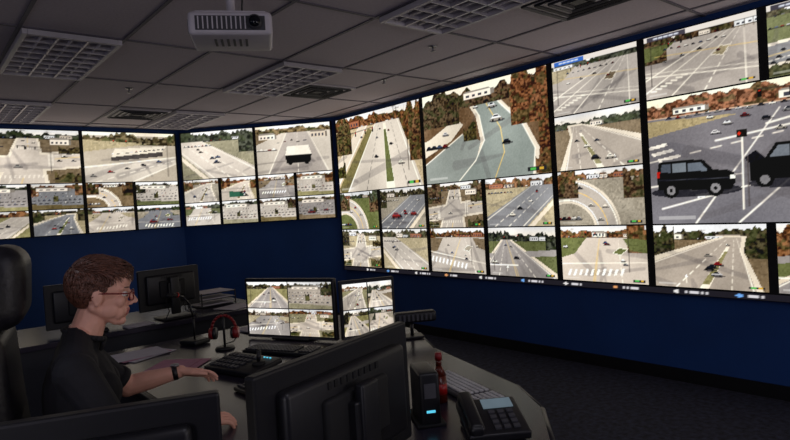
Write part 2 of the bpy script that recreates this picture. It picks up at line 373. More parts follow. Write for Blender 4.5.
        for p,q in (((.2,0),(.55,.8)),((.38,.0),(.78,.62)),((.0,.3),(.4,.36)),((.05,.12),(.9,.46)),((.6,.0),(1,.5)),((.3,.62),(1,.76)),((.5,.7),(.95,.84))):
            c.line(p,q,.007,.004,(240,236,228))
        c.line((.1,.6),(.9,.2),.05,.03,(96,96,106),.3); c.dash((0,.5),(.75,.68),.005,.004,(236,230,220),10); c.shade(5)
        # dark SUV: long roof, tall body, roof rails
        D=(24,24,30)
        c.ell(.20,.25,.20,.045,(50,50,58),.85)
        c.poly([(.035,.27),(.355,.25),(.372,.30),(.37,.37),(.345,.395),(.285,.405),(.245,.485),(.225,.492),(.055,.50),(.04,.48),(.03,.38)],D)
        c.poly([(.05,.41),(.095,.408),(.095,.475),(.055,.478)],(96,104,118)); c.poly([(.103,.407),(.165,.404),(.165,.472),(.103,.475)],(128,138,150)); c.poly([(.173,.404),(.262,.40),(.232,.468),(.173,.472)],(112,122,136))
        c.line((.06,.507),(.22,.50),.005,.005,(120,120,126)); c.line((.04,.35),(.36,.335),.004,.004,(82,84,94)); c.line((.17,.30),(.17,.40),.003,.003,(60,60,68))
        for x in (.095,.29): c.ell(x,.265,.036,.062,(12,12,14)); c.ell(x,.265,.020,.036,(140,140,146)); c.ell(x,.265,.008,.014,(40,40,44))
        c.poly([(.03,.37),(.044,.37),(.046,.42),(.033,.42)],(210,50,40)); c.poly([(.350,.33),(.372,.325),(.37,.355),(.350,.36)],(246,240,222)); c.poly([(.255,.40),(.275,.40),(.275,.42),(.258,.42)],(40,40,46))
        # second vehicle close behind, crumpled hood raised
        c.ell(.60,.28,.18,.04,(56,56,64),.85)
        c.poly([(.43,.30),(.72,.31),(.735,.37),(.73,.45),(.68,.47),(.66,.555),(.53,.56),(.49,.46),(.43,.43)],(32,32,40))
        c.poly([(.505,.46),(.58,.46),(.58,.54),(.54,.54)],(120,128,140)); c.poly([(.59,.46),(.665,.465),(.65,.54),(.59,.54)],(104,112,124)); c.poly([(.43,.43),(.49,.46),(.455,.52),(.41,.47)],(44,44,52))
        for x in (.485,.67): c.ell(x,.305,.034,.058,(12,12,14)); c.ell(x,.305,.018,.032,(130,130,136))
        for x,y,k,q in ((.35,.74,.03,0),(.42,.78,.028,3),(.5,.74,.03,2),(.58,.78,.03,1),(.74,.8,.03,0),(.84,.78,.04,0),(.9,.66,.05,1),(.28,.8,.024,4),(.78,.64,.036,0),(.3,.68,.03,1),(.55,.66,.03,4)): c.car(x,y,k,CARC[q])
        c.lot(.1,.835,.85,20,.02)
        for x in (.40,.86): c.line((x,.10),(x+.006,.62),.006,.006,(240,236,226)); c.line((x+.022,.12),(x+.024,.48),.004,.004,(90,84,84))
        c.poly([(.385,.62),(.425,.62),(.425,.68),(.385,.68)],(50,48,46)); c.ell(.395,.65,.006,.012,(220,60,40)); c.signal(.97,.1,.85,.5,-1)
    elif kind=='garage':
        hz=.8; c.asphalt([(-.1,-.1),(1.1,-.1),(1.1,1.1),(-.1,1.1)],(186,178,166)); c.put(c.Y>.93,(244,236,222)); c.trees(.74,.93,0,1,(112,104,84))
        c.grass([(0,.6),(.7,.78),(0,.84)]); c.poly([(.28,.5),(.85,.62),(.9,.74),(.32,.66)],(222,216,204),1,8); c.poly([(.28,.42),(.85,.52),(.85,.62),(.28,.5)],(96,92,90),1,16)
        c.asphalt([(0,.0),(.55,0),(1,.36),(1,.5),(0,.3)],(206,200,192)); c.shade(6); c.line((0,.3),(1,.5),.012,.009,WHT); c.line((.5,0),(1,.36),.009,.006,WHT); c.dash((.1,.0),(1,.44),.008,.006,WHT,9)
        for k in range(5): c.car(.08+.18*k,.13+.07*k,.045,CARC[(k*3)%7])
        for k in range(12): c.car(.3+.05*k,.56+.010*k,.022,CARC[(k*2)%7])
        c.signal(.9,.1,.75,.6,-1)
    elif kind=='hall':
        c.asphalt([(-.1,-.1),(1.1,-.1),(1.1,1.1),(-.1,1.1)],(204,198,190)); c.grass([(0,.62),(.35,.84),(.2,1),(0,1)]); c.put(c.Y>.92,(246,238,224)); c.trees(.84,.93,0,1,(120,108,86))
        c.asphalt([(.15,0),(.95,0),(.7,.84),(.42,.84)],(182,176,172)); c.shade(6)
        c.line((.15,0),(.42,.84),.011,.004,WHT); c.line((.95,0),(.7,.84),.010,.004,WHT); c.dash((.55,0),(.56,.84),.009,.003,WHT,9)
        c.poly([(.40,.20),(.72,.20),(.74,.36),(.38,.36)],(46,46,54),1,8); c.poly([(.38,.36),(.74,.36),(.70,.56),(.42,.56)],(232,228,220),1,6); c.ell(.45,.2,.03,.04,(20,20,22)); c.ell(.67,.2,.03,.04,(20,20,22))
        c.building(.04,.72,.22,.1); c.building(.74,.7,.2,.12,(206,196,184))
        for k in range(5): c.car(.3+.09*k,.64+.02*(k%3),.03,CARC[(k*3)%7])
        c.lot(.0,.5,.3,5,.04); c.line((.0,.22),(.38,.25),.012,.012,(120,114,112),.5)
    else:
        paint_kind=['straight','inter','lane','lot','diag','cross'][R.randint(6)]
        c=paint(paint_kind,W,H,seed+1000)
        if kind=='red': c.car(.35,.3,.16,(150,40,38)); c.car(.75,.35,.11,(150,44,40)); return c
        if kind=='green': c.poly([(.22,.12),(.52,.12),(.52,.36),(.22,.40)],(44,92,70),1,8); c.poly([(.52,.12),(.64,.12),(.64,.28),(.52,.32)],(30,66,52),1,6); return c
        return c
    c.c*= (.9+.2*c.noise(3,2))[...,None]
    g=c.c.mean(axis=2,keepdims=True)
    c.c=g+(c.c-g)*u(.75,1.0)
    k=u(1.12,1.3); c.c=(c.c-150)*k+142+u(-16,6)
    c.c*=np.array((1.02,1.0,.965))
    return c

def overlays(c,tab=None,led=True):
    c.c+= (c.noise(c.W/1.2,c.H/1.2)[...,None]-.5)*14
    c.c=np.clip(c.c,16,246)*.92
    if led:
        c.poly([(.84,.03),(.97,.03),(.97,.07),(.84,.07)],(30,30,34)); c.poly([(.86,.035),(.9,.035),(.9,.065),(.86,.065)],(70,160,70)); c.poly([(.92,.035),(.95,.035),(.95,.065),(.92,.065)],(190,150,50))
        c.poly([(.03,.035),(.2,.035),(.2,.06),(.03,.06)],(220,218,212),.4)
    if tab:
        c.put(c.Y>.915,(205,198,190)); c.poly([(.03,.92),(.4,.92),(.4,.995),(.03,.995)],tab)
        for k in range(5): c.line((.1+.05*k,.955),(.13+.05*k,.955),.012,.012,(205,210,220))

class Pics:
    def __init__(s): s.v=[];s.f=[];s.c=[];s.n=0
    def add(s,cv,O,U,V):
        H,W=cv.H,cv.W
        gx,gy=cv.X[...,None],cv.Y[...,None]
        P=(np.array(O)[None,None,:]+gx*np.array(U)[None,None,:]+gy*np.array(V)[None,None,:]).reshape(-1,3)
        idx=np.arange(H*W).reshape(H,W)+s.n
        F=np.stack([idx[:-1,:-1],idx[:-1,1:],idx[1:,1:],idx[1:,:-1]],-1).reshape(-1,4)
        s.v.append(P);s.f.append(F);s.c.append(lin(np.clip(cv.c,0,255)).reshape(-1,3)); s.n+=H*W
    def obj(s,name,m,parent):
        v=np.concatenate(s.v);f=np.concatenate(s.f);c=np.concatenate(s.c)
        me=bpy.data.meshes.new(name)
        me.vertices.add(len(v)); me.vertices.foreach_set('co',v.ravel())
        me.loops.add(f.size); me.loops.foreach_set('vertex_index',f.ravel().astype(np.int32))
        me.polygons.add(len(f)); me.polygons.foreach_set('loop_start',(np.arange(len(f))*4).astype(np.int32))
        me.update(calc_edges=True)
        a=me.color_attributes.new('Col','FLOAT_COLOR','POINT')
        a.data.foreach_set('color',np.concatenate([c,np.ones((len(c),1))],1).astype(np.float32).ravel())
        me.materials.append(m); me.validate()
        o=bpy.data.objects.new(name,me); SC.collection.objects.link(o); o.parent=parent
        return o

# ------------------------------------------------------------ room
CEIL=2.745
C1=Vector((4.51,6.45)); C2=Vector((3.02,8.11)); 
RX=4.56; RY=8.16
c1=(RX,6.47); c2=(3.04,RY); XL=-3.2; YF=-3.2
room=[(XL,YF),(RX,YF),c1,c2,(XL,RY)]
def wall(name,a,b,z0,z1,m,t=.1,inset=0):
    a=Vector(a);b=Vector(b);d=(b-a).normalized();n=Vector((d.y,-d.x))  # outward for ccw
    mb=MB(); p=[a-n*inset,b-n*inset,b+n*t,a+n*t]
    mb.prism([tuple(q) for q in p],z0,z1,m); return mb.obj(name)
wall('wall_front',room[0],room[1],0,CEIL,M_WALL)
wall('wall_right',room[1],room[2],0,CEIL,M_WALL)
wall('wall_corner',room[2],room[3],0,CEIL,M_WALL)
wall('wall_back',room[3],room[4],0,CEIL,M_WALL)
wall('wall_left',room[4],room[0],0,CEIL,M_WALL)
for i,nm in enumerate(['front','right','corner','back','left']):
    a=Vector(room[i]);b=Vector(room[(i+1)%5]);d=(b-a).normalized();n=Vector((d.y,-d.x))
    mb=MB(); mb.prism([tuple(a-n*.015),tuple(b-n*.015),tuple(b-n*.0005),tuple(a-n*.0005)],0,.1,M_BASE); mb.obj('baseboard_'+nm)
mb=MB(); mb.prism(room,-.1,0,M_FLOOR); mb.obj('floor')
mb=MB(); mb.prism(room,CEIL,CEIL+.12,M_CEIL); mb.obj('ceiling')
def inroom_x(y):   # right limit in x
    if y<6.47: return RX
    return RX-(y-6.47)*(RX-3.04)/(RY-6.47)
mb=MB(); T=.022
x=2.465-.61*9
while x<RX:
    if x>XL:
        ymax=RY if x<3.04 else 6.47+(RX-x)*(RY-6.47)/(RX-3.04)
        mb.box((x,(YF+ymax)/2,CEIL-.003),(T,ymax-YF,.008),M_TBAR)
    x+=.61
y=4.19-1.22*6
while y<RY:
    xm=inroom_x(y); mb.box(((XL+xm)/2,y,CEIL-.003),(xm-XL,T,.009),M_TBAR); y+=1.22
mb.obj('trim_1')

def troffer(x,y,on=0):
    e=empty('ceiling_troffer',(x,y,CEIL))
    m=MB(); w,l,t=.585,1.195,.03
    for sx in (-1,1): m.box((sx*(w/2-t/2),0,-.022),(t,l,.036),M_WHITE,bev=.004)
    for sy in (-1,1): m.box((0,sy*(l/2-t/2),-.022),(w-2*t,t,.036),M_WHITE,bev=.004)
    m.box((0,0,-.009),(w-2*t,l-2*t,.006),M_TIN)
    for i in range(1,3): m.box((-w/2+t+(w-2*t)*i/3,0,-.026),(.012,l-2*t,.026),M_LOUV)
    for j in range(1,8): m.box((0,-l/2+t+(l-2*t)*j/8,-.026),(w-2*t,.006,.026),M_LOUV)
    for i in range(3): m.cyl((-w/2+t+(w-2*t)*(i+.5)/3,-l/2+.06,-.022),(-w/2+t+(w-2*t)*(i+.5)/3,l/2-.06,-.022),.009,.009,M_WHITE,10)
    m.obj('louver_fixture',e)
for X in (2.77,.94,-.89):
    for Y in (7.24,4.8,2.36,-.08):
        troffer(X,Y)
def vent(x,y):
    e=empty('air_vent',(x,y,CEIL)); m=MB(); m.box((0,0,-.008),(.58,.58,.014),M_WHITE,bev=.003)
    for k in range(4):
        s=.5-.12*k
        for sg in (-1,1):
            m.box((sg*s/2,0,-.02),(.02,s,.012),M_VENT if k%2 else M_GREY,rot=(0,.5*sg,0)); m.box((0,sg*s/2,-.02),(s,.02,.012),M_VENT if k%2 else M_GREY,rot=(-.5*sg,0,0))
    m.box((0,0,-.018),(.09,.09,.008),M_VENT); m.obj('diffuser',e)
vent(3.38,5.11); vent(3.38,2.05); vent(2.16,7.0); vent(-.28,5.7)
def sprinkler(x,y):
    e=empty('fire_sprinkler',(x,y,CEIL)); m=MB(); m.cyl((0,0,0),(0,0,-.008),.035,.03,M_CHROME,20); m.cyl((0,0,-.008),(0,0,-.04),.008,.008,M_CHROME,10); m.cyl((0,0,-.04),(0,0,-.044),.02,.02,M_CHROME,14)
    m.obj('head',e)
sprinkler(3.3,3.3); sprinkler(1.7,5.7); sprinkler(3.7,4.4)

# ------------------------------------------------------------ video walls
def vwall(O,D,N,width,tiles,zt,zb,bar,mx,mz,bz=.035):
    """O: 2D point of left end, D along, N toward room"""
    e=empty('video_wall',(0,0,0))
    O=Vector((O[0],O[1],0));D=Vector((D[0],D[1],0)).normalized();N=Vector((N[0],N[1],0)).normalized()
    fr=MB()
    ang=math.atan2(D.y,D.x)
    def P(u,z,o): return O+D*u+N*o+Vector((0,0,z))
    fr.box(P(width/2,(zt+zb)/2,-.0),(width,.04,zt-zb),M_BLK2,rot=(0,0,ang),bev=.004)
    pc=Pics()
    for (u0,u1,z0,z1,kind,seed,res,tab) in tiles:
        a=u0+mx;b=u1-mx;c=z0+mz;d=z1-mz
        h=max(12,int(res*(d-c)));w=max(16,int(res*(b-a)))
        cv=paint(kind,w,h,seed); overlays(cv,tab,led=(res>100))
        pc.add(cv,P(a,c,.0225),D*(b-a),Vector((0,0,d-c)))
        for zz in (c-.004,d+.004): fr.box(P((a+b)/2,zz,.022),(b-a,.006,.005),M_BLK,rot=(0,0,ang))
    if bar:
        cv=Cv(int(width*60),10,5); cv.put(cv.Y>-1,(26,24,30))
        for k in range(16):
            x=.05+.058*k+cv.r.uniform(0,.01); col=[(205,202,200),(100,150,210),(205,202,200),(200,140,90)][k%4]
            cv.ell(x,.5,.0022,.3,col)
            for j in range(3+k%3):
                m_=(abs(cv.X-(x+.0085+.0045*j))<.0015)&(abs(cv.Y-.5)<.2); cv.put(m_,(190,187,190))
        pc.add(cv,P(.02,zb+.006,.0225),D*(width-.04),Vector((0,0,bar-.012)))
    fr.obj('display_frame',e); pc.obj('display_pictures',P_MAIN,e)
    return e
cw=.845
zr=[2.685,2.197,1.712,1.227,.742]
def rect(c0,c1_,r0,r1,kind,seed,res=135,tab=None): return (c0*cw,c1_*cw,zr[r1],zr[r0],kind,seed,res,tab)
tiles=[rect(0,2,0,2,'boulevard',11,120),rect(2,4,0,2,'bend',12,130),
 rect(0,1,2,3,'curve',21),rect(1,2,2,3,'red',22),rect(2,3,2,3,'cross',23),rect(3,4,2,3,'diag',24),
 rect(0,1,3,4,'busy',25),rect(1,2,3,4,'busy',29),rect(2,3,3,4,'inter',27),rect(3,4,3,4,'straight',28),
 rect(4,5,0,1,'hatch',31,140,(46,92,170)),rect(4,5,1,2,'lane',32,140),rect(4,5,2,3,'curve',33,140),rect(4,5,3,4,'inter',34,140),
 rect(5,6,0,1,'hatch',35,150,(60,56,64)),rect(5,7,1,3,'crash',36,150),rect(5,6,3,4,'lane',37,150),
 rect(6,7,0,1,'cross',38,150,(60,56,64)),rect(6,7,3,4,'straight',39,150)]
s=40
for r in range(4): tiles.append(rect(7,8,r,r+1,'auto',s,80)); s+=1
tiles+= [rect(8,10,0,2,'boulevard',50,60),rect(8,9,2,3,'auto',51,60),rect(9,10,2,3,'auto',52,60),rect(8,9,3,4,'auto',53,60),rect(9,10,3,4,'auto',54,60)]
vwall((4.53,6.44),(0,-1),(-1,0),cw*10,tiles,2.69,.685,.055,.03,.006)

def side_tiles(width,kinds,seed):
    w=width/2; q=width/4; t=[]
    t.append((0,w,2.03,2.685,kinds[0],seed,85,None)); t.append((w,2*w,2.03,2.685,kinds[1],seed+1,85,None))
    for r in range(2):
        for k in range(4):
            t.append((k*q,(k+1)*q,1.395+.3175*(1-r),1.395+.3175*(2-r),kinds[2+(r*4+k)%len(kinds[2:])],seed+2+r*4+k,90,None))
    return t
Dm=(C1-C2).normalized()
Lm=(C1-C2).length
vwall(C2+Dm*.03,Dm,(Dm.y,-Dm.x) if Dm.y*1<0 else (-Dm.y,Dm.x),Lm-.07,side_tiles(Lm-.07,['diag','hall','busy','green','busy','lot','inter','busy','lot','red'],70),2.69,1.39,0,.022,.006)
vwall((.60,8.13),(1,0),(0,-1),2.39,side_tiles(2.39,['cross','garage','busy','lot','curve','busy','busy','lane','inter','red'],90),2.69,1.39,0,.022,.006)
vwall((-1.81,8.13),(1,0),(0,-1),2.39,side_tiles(2.39,['hall','garage','busy','busy','curve','busy','red','busy','inter','busy'],110),2.69,1.39,0,.022,.006)

# ------------------------------------------------------------ projector
e=empty('ceiling_projector',(1.36,2.80,2.44),math.radians(-28))
m=MB()
m.box((0,0,0),(.40,.32,.115),M_PROJ,bev=.022,seg=4)
m.box((0,0,.062),(.34,.26,.012),M_PROJ,bev=.004)
m.box((0,-.161,-.002),(.33,.006,.07),M_GREY,bev=.002)
for k in range(11): m.box((-.15+.022*k,-.166,-.002),(.006,.008,.06),M_PROJ)
m.cyl((.115,-.155,0),(.115,-.185,0),.036,.034,M_GREY,24); m.cyl((.115,-.184,0),(.115,-.189,0),.027,.027,M_OFF,24)
for k in range(9): m.box((-.202,-.10+.025*k,0),(.006,.012,.06),M_GREY)
for k in range(6): m.box((-.08+.03*k,-.02,-.0585),(.012,.12,.004),M_GREY)
m.box((0,0,.075),(.22,.18,.014),M_WHITE,bev=.003)
for sx in(-1,1):
    for sy in (-1,1): m.box((sx*.09,sy*.07,.068),(.02,.02,.02),M_GREY)
m.cyl((0,0,.08),(0,0,.30),.022,.022,M_WHITE,18); m.cyl((0,0,.285),(0,0,.303),.07,.07,M_WHITE,24)
m.cyl((.05,.02,.06),(.07,.03,.30),.005,.005,M_BLK,8)
m.obj('projector_body',e)

# ------------------------------------------------------------ monitors
def monitor(p0,p1,zt,h,desk=.752,pic=None,seed=1,split=(2,2),off=False):
    """screen faces local -y; p0 = left end seen from the screen side"""
    p0=Vector(p0);p1=Vector(p1);c=(p0+p1)/2;d=p1-p0;w=d.length
    e=empty('computer_monitor',(c.x,c.y,desk),math.atan2(d.y,d.x))
    zc=zt-h/2-desk; m=MB()
    m.box((0,0,zc),(w,.032,h),M_BLK,bev=.006,seg=2)
    m.box((0,.028,zc),(w*.8,.04,h*.72),M_BLK,bev=.016,seg=3)
    m.box((0,.05,zc),(w*.42,.03,h*.42),M_BLK2,bev=.01,seg=3)
    for k in range(9): m.box((-w*.16+w*.04*k,.0495,zc+h*.29),(w*.02,.003,h*.05),M_BLK2)
    m.box((0,.085,max(.1,zc*.5+.06)),(.07,.03,max(.14,zc+.06)),M_BLK,bev=.008,seg=3)
    m.box((0,.07,zc),(.1,.04,.1),M_BLK,bev=.006)
    m.box((0,.07,.008),(.26,.2,.014),M_BLK,bev=.006,seg=3)
    m.chain([(.06,.06,zc-h*.16),(.075,.09,zc-h*.36),(.07,.12,.06),(.12,.15,.006)],[.0035]*4,M_BLK2,8)
    m.chain([(-.05,.06,zc-h*.16),(-.06,.095,zc-h*.34),(-.055,.13,.05),(-.13,.16,.006)],[.003]*4,M_BLK2,8)
    bz=.014
    if off: m.box((0,-.0165,zc),(w-2*bz,.003,h-2*bz),M_OFF)
    m.box((0,-.0175,zc-h/2+.008),(w*.96,.002,.010),M_GREY)
    m.obj('housing',e)
    if pic:
        pc=Pics(); a,b=split; W=w-2*bz; Hh=h-2*bz-.006
        for i in range(a):
            for j in range(b):
                k=pic[(i*b+j)%len(pic)]
                cv=paint(k,60,40,seed+i*7+j); overlays(cv,led=False)
                pc.add(cv,(-W/2+W*i/a+.003,-.0175,zc-Hh/2+.003+Hh*j/b),(W/a-.006,0,0),(0,0,Hh/b-.006))
        pc.obj('screen_picture',P_MON,e)
    return e
# operator's screens
monitor((1.587,3.311),(1.847,2.736),1.115,.355,pic=['inter','straight','cross','lot','hall','diag'],seed=200,split=(2,2))
monitor((1.862,2.725),(2.16,2.60),1.095,.335,pic=['straight','lane','inter'],seed=230,split=(2,2))
# near counter screens, seen from behind
monitor((1.139,1.343),(.551,1.172),1.15,.35,pic=['inter','straight'],seed=250,split=(2,2))
monitor((.47,1.136),(-.05,1.345),1.15,.34,pic=['hall','straight'],seed=260,split=(2,2))

# ------------------------------------------------------------ desk
e=empty('console_desk',(0,0,0)); m=MB()
dp=[(-.6,.86),(1.2,.86),(1.46,1.05),(1.71,1.27),(1.86,1.5),(2.08,2.2),(2.34,2.65),(2.34,3.7),(.78,3.7),(.78,1.56),(-.6,1.56)]
m.prism(dp,.715,.75,M_DESK,bev=.004)
m.obj('desk_top',e)
m=MB()
def panel(a,b,z0,z1,t=.025,mm=M_PANEL):
    a=Vector(a);b=Vector(b);d=(b-a);c=(a+b)/2
    m.box((c.x,c.y,(z0+z1)/2),(d.length,t,z1-z0),mm,rot=(0,0,math.atan2(d.y,d.x)),bev=.003)
panel((-.5,.95),(1.15,.95),.0,.714); panel((1.15,.95),(1.62,1.3),0,.714); panel((1.64,1.32),(1.78,1.55),0,.714); panel((1.79,1.58),(2.0,2.25),0,.714); panel((2.02,2.28),(2.25,2.68),0,.714); panel((2.25,2.71),(2.25,3.62),0,.714); panel((2.22,3.62),(.85,3.62),.0,.714); panel((-.52,.97),(-.52,1.5),0,.714)
m.obj('modesty_panels',e)
m=MB()
for i in range(len(dp)):
    a=Vector(dp[i]);b=Vector(dp[(i+1)%len(dp)]);m.cyl((a.x,a.y,.7325),(b.x,b.y,.7325),.016,.016,M_DESKE,8)
m.obj('edge_band',e)

def keyboard(x,y,ang,z=.752,light=False):
    e=empty('computer_keyboard',(x,y,z),ang); m=MB(); m.box((0,0,.01),(.44,.14,.018),M_BLK if not light else M_GREY,bev=.005,seg=3)
    K=M_KEYL if light else M_KEY
    for r in range(5):
        for k in range(20):
            if k==15: continue
            m.box((-.2+.021*k,-.048+.0225*r,.0225),(.0175,.018,.008),K,bev=.002,seg=1)
    m.obj('keys_and_base',e)
keyboard(1.53,2.80,math.radians(-64)); keyboard(1.66,1.60,math.radians(-106),light=True)
keyboard(1.12,2.15,math.radians(-88))
def mouse(x,y,ang):
    e=empty('computer_mouse',(x,y,.752),ang); m=MB(); m.sph((0,0,.0225),(.055,.032,.02),M_BLK); m.box((0,0,.006),(.1,.056,.010),M_BLK,bev=.003); m.cyl((.03,0,.038),(.03,.0,.043),.006,.006,M_GREY,10); m.obj('shell',e)
mouse(1.62,2.38,.2); mouse(1.62,1.98,.1)
def papers(x,y,z,ang,cols,s=(.28,.21)):
    e=empty('paper_sheets',(x,y,z),ang); m=MB()
    for k,cc in enumerate(cols): m.box((random.uniform(-.03,.03),random.uniform(-.03,.03),.002+.003*k),(s[0],s[1],.0025),cc,rot=(0,0,random.uniform(-.3,.3)))
    m.obj('sheets',e)
papers(1.00,3.45,.752,.3,[M_PAPER,M_PAPERP,M_PAPER]); papers(1.02,3.0,.752,1.0,[M_PAPERP,M_PAPERP]); papers(1.80,3.50,.752,.2,[M_PAPER]*3)
def keypad(x,y,ang,w=.34,d=.2):
    e=empty('dispatch_keypad',(x,y,.752),ang); m=MB()
    m.box((0,0,.030),(w,d,.026),M_BLK,rot=(.12,0,0),bev=.007,seg=3); m.box((0,0,.009),(w*.94,d*.9,.014),M_BLK2,bev=.002)
    for i in range(4):
        for j in range(7):
            m.box((-w*.42+j*w*.085,-d*.33+i*d*.2,.0455+.12*(-d*.33+i*d*.2)),(w*.06,d*.13,.008),M_KEY if (i+j)%5 else M_GREY,rot=(.12,0,0),bev=.001,seg=1)
    m.cyl((w*.33,0,.036),(w*.33,0,.056),.034,.03,M_BLK2,24); m.cap((w*.33,0,.056),(w*.335,.004,.098),.008,.012,M_BLK,14)
    for j in range(3): m.box((w*.22+.02*j,d*.36,.054),(.008,.006,.004),M_LED)
    m.obj('keypad_body',e)
keypad(1.22,2.64,math.radians(-75)); keypad(1.40,2.12,math.radians(-80),.32,.18)
e=empty('sauce_bottle',(1.517,1.586,.752)); m=MB()
m.cyl((0,0,0),(0,0,.10),.026,.026,M_BROWN,24); m.cyl((0,0,.10),(0,0,.135),.026,.011,M_BROWN,24); m.cyl((0,0,.135),(0,0,.16),.011,.011,M_BROWN,18); m.cyl((0,0,.158),(0,0,.185),.014,.013,M_DRED,18); m.cyl((0,0,.03),(0,0,.07),.0265,.0265,M_RED,24)
m.obj('bottle',e)
e=empty('pump_bottle',(1.42,1.74,.752)); m=MB()
m.cyl((0,0,0),(0,0,.14),.034,.034,M_BLK,24); m.cyl((0,0,.14),(0,0,.165),.034,.014,M_BLK,24); m.cyl((0,0,.165),(0,0,.205),.005,.005,M_GREY,10); m.box((.015,0,.21),(.05,.016,.012),M_GREY,bev=.003); m.obj('bottle',e)
def phone(x,y,ang):
    e=empty('desk_phone',(x,y,.752),ang); m=MB()
    m.box((0,0,.040),(.2,.2,.03),M_BLK,rot=(.25,0,0),bev=.008,seg=3); m.box((0,0,.012),(.18,.18,.02),M_BLK,bev=.004)
    m.box((-.07,0,.072),(.045,.2,.03),M_BLK,rot=(.25,0,0),bev=.012,seg=3)
    for sy in (-1,1): m.box((-.07,sy*.075,.06+sy*.018),(.05,.05,.04),M_BLK,rot=(.25,0,0),bev=.012,seg=3)
    m.box((.03,.055,.071),(.1,.05,.004),M_LCD,rot=(.25,0,0))
    for i in range(4):
        for j in range(3): m.box((.0+.03*j,-.07+.026*i,.0405+.0065*i),(.02,.016,.006),M_GREY,rot=(.25,0,0))
    cord=[(-.09-.04*t,-.09-.05*math.sin(3*t)+.006*math.cos(t*60),.012+.006*math.sin(t*60)) for t in [i/60 for i in range(61)]]
    m.chain(cord,[.0022]*len(cord),M_BLK2,6)
    m.obj('phone_body',e)
phone(1.42,1.25,math.radians(-35))
e=empty('docking_station',(1.36,1.50,.752),math.radians(-30)); m=MB(); m.box((0,0,.09),(.07,.16,.18),M_BLK,bev=.01,seg=3); m.box((0,-.081,.12),(.04,.004,.05),M_GREY)
m.box((0,0,.004),(.1,.18,.008),M_BLK2,bev=.002); m.box((-.0,-.081,.05),(.03,.003,.008),M_LED); m.obj('case',e)
e=empty('radio_base_unit',(1.22,1.62,.752),math.radians(-20)); m=MB(); m.box((0,0,.035),(.16,.14,.065),M_BLK,bev=.008,seg=3); m.box((0,-.071,.04),(.12,.003,.03),M_OFF); m.cyl((.05,-.07,.04),(.05,-.085,.04),.012,.011,M_GREY,18)
m.cap((.065,.05,.06),(.07,.05,.24),.004,.003,M_BLK2,8); m.obj('unit',e)
# headset hung on a small stand
e=empty('headset_on_stand',(1.36,3.16,.752),math.radians(-40)); m=MB()
m.cyl((0,0,0),(0,0,.012),.055,.05,M_BLK,24); m.cyl((0,0,.012),(0,0,.20),.007,.007,M_BLK,12)
arc=[(.070*math.cos(math.radians(a)),0,.105+.085*math.sin(math.radians(a))) for a in range(0,181,15)]
m.chain(arc,[.008]*len(arc),M_DRED,10)
for sx in (-1,1): m.cyl((sx*.055,0,.09),(sx*.081,0,.09),.034,.032,M_DRED,24); m.cyl((sx*.043,0,.09),(sx*.057,0,.09),.033,.035,M_BLK,24)
m.chain([(.078,0,.07),(.065,-.05,.05),(.03,-.08,.045)],[.003]*3,M_BLK,8); m.obj('headset',e)
def goose(x,y,ang):
    e=empty('gooseneck_microphone',(x,y,.752),ang); m=MB(); m.box((0,0,.015),(.12,.14,.03),M_BLK,bev=.01,seg=3)
    pts=[(0,0,.03),(0,0,.16),(.02,0,.24),(.06,0,.29),(.11,0,.31)]
    m.chain(pts,[.006]*5,M_BLK,10); m.chain([(.11,0,.31),(.16,0,.315)],[.013,.013],M_BLK2,14); m.cyl((.1,0,.308),(.108,0,.31),.0145,.0145,M_RED,14)
    m.obj('mic',e)
goose(1.30,3.45,math.radians(200))
e=empty('conference_speaker',(2.17,2.47,.752),math.radians(-30)); m=MB()
m.box((0,0,.006),(.12,.1,.012),M_BLK,bev=.004); m.cyl((0,0,.01),(0,0,.09),.01,.01,M_BLK,14); m.box((.02,0,.115),(.24,.07,.06),M_BLK,bev=.015,seg=4)
for k in range(8): m.box((-.07+.025*k,-.036,.115),(.012,.003,.035),M_GREY)
m.obj('speaker',e)

# ------------------------------------------------------------ far workstation
e=empty('office_desk',(0,0,0)); m=MB(); m.box((1.15,4.75,.7325),(2.3,.8,.035),M_DESK,bev=.004)
m.box((1.15,4.40,.36),(2.2,.025,.70),M_PANEL,bev=.003)
for x in (.08,2.22): m.box((x,4.75,.357),(.03,.7,.714),M_PANEL,bev=.003)
m.obj('desk_body',e)
monitor((1.80,4.62),(1.32,4.56),1.13,.31,pic=['hall','busy'],seed=300)
monitor((1.20,4.56),(.72,4.62),1.10,.31,pic=['busy'],seed=320)
papers(1.27,4.45,.752,.2,[M_PAPER]*4,(.16,.12)); papers(2.05,4.52,.752,.5,[M_PAPER]*2)
e=empty('paper_tray',(2.0,4.85,.752),.1); m=MB()
for k in range(3): m.box((0,0,.01+.05*k),(.32,.25,.006),M_BLK); m.box((0,0,.016+.05*k),(.28,.21,.008),M_PAPER)
for sx in (-1,1):
    for sy in (-1,1): m.box((sx*.155,sy*.12,.06),(.008,.008,.12),M_BLK)
m.obj('tray',e)

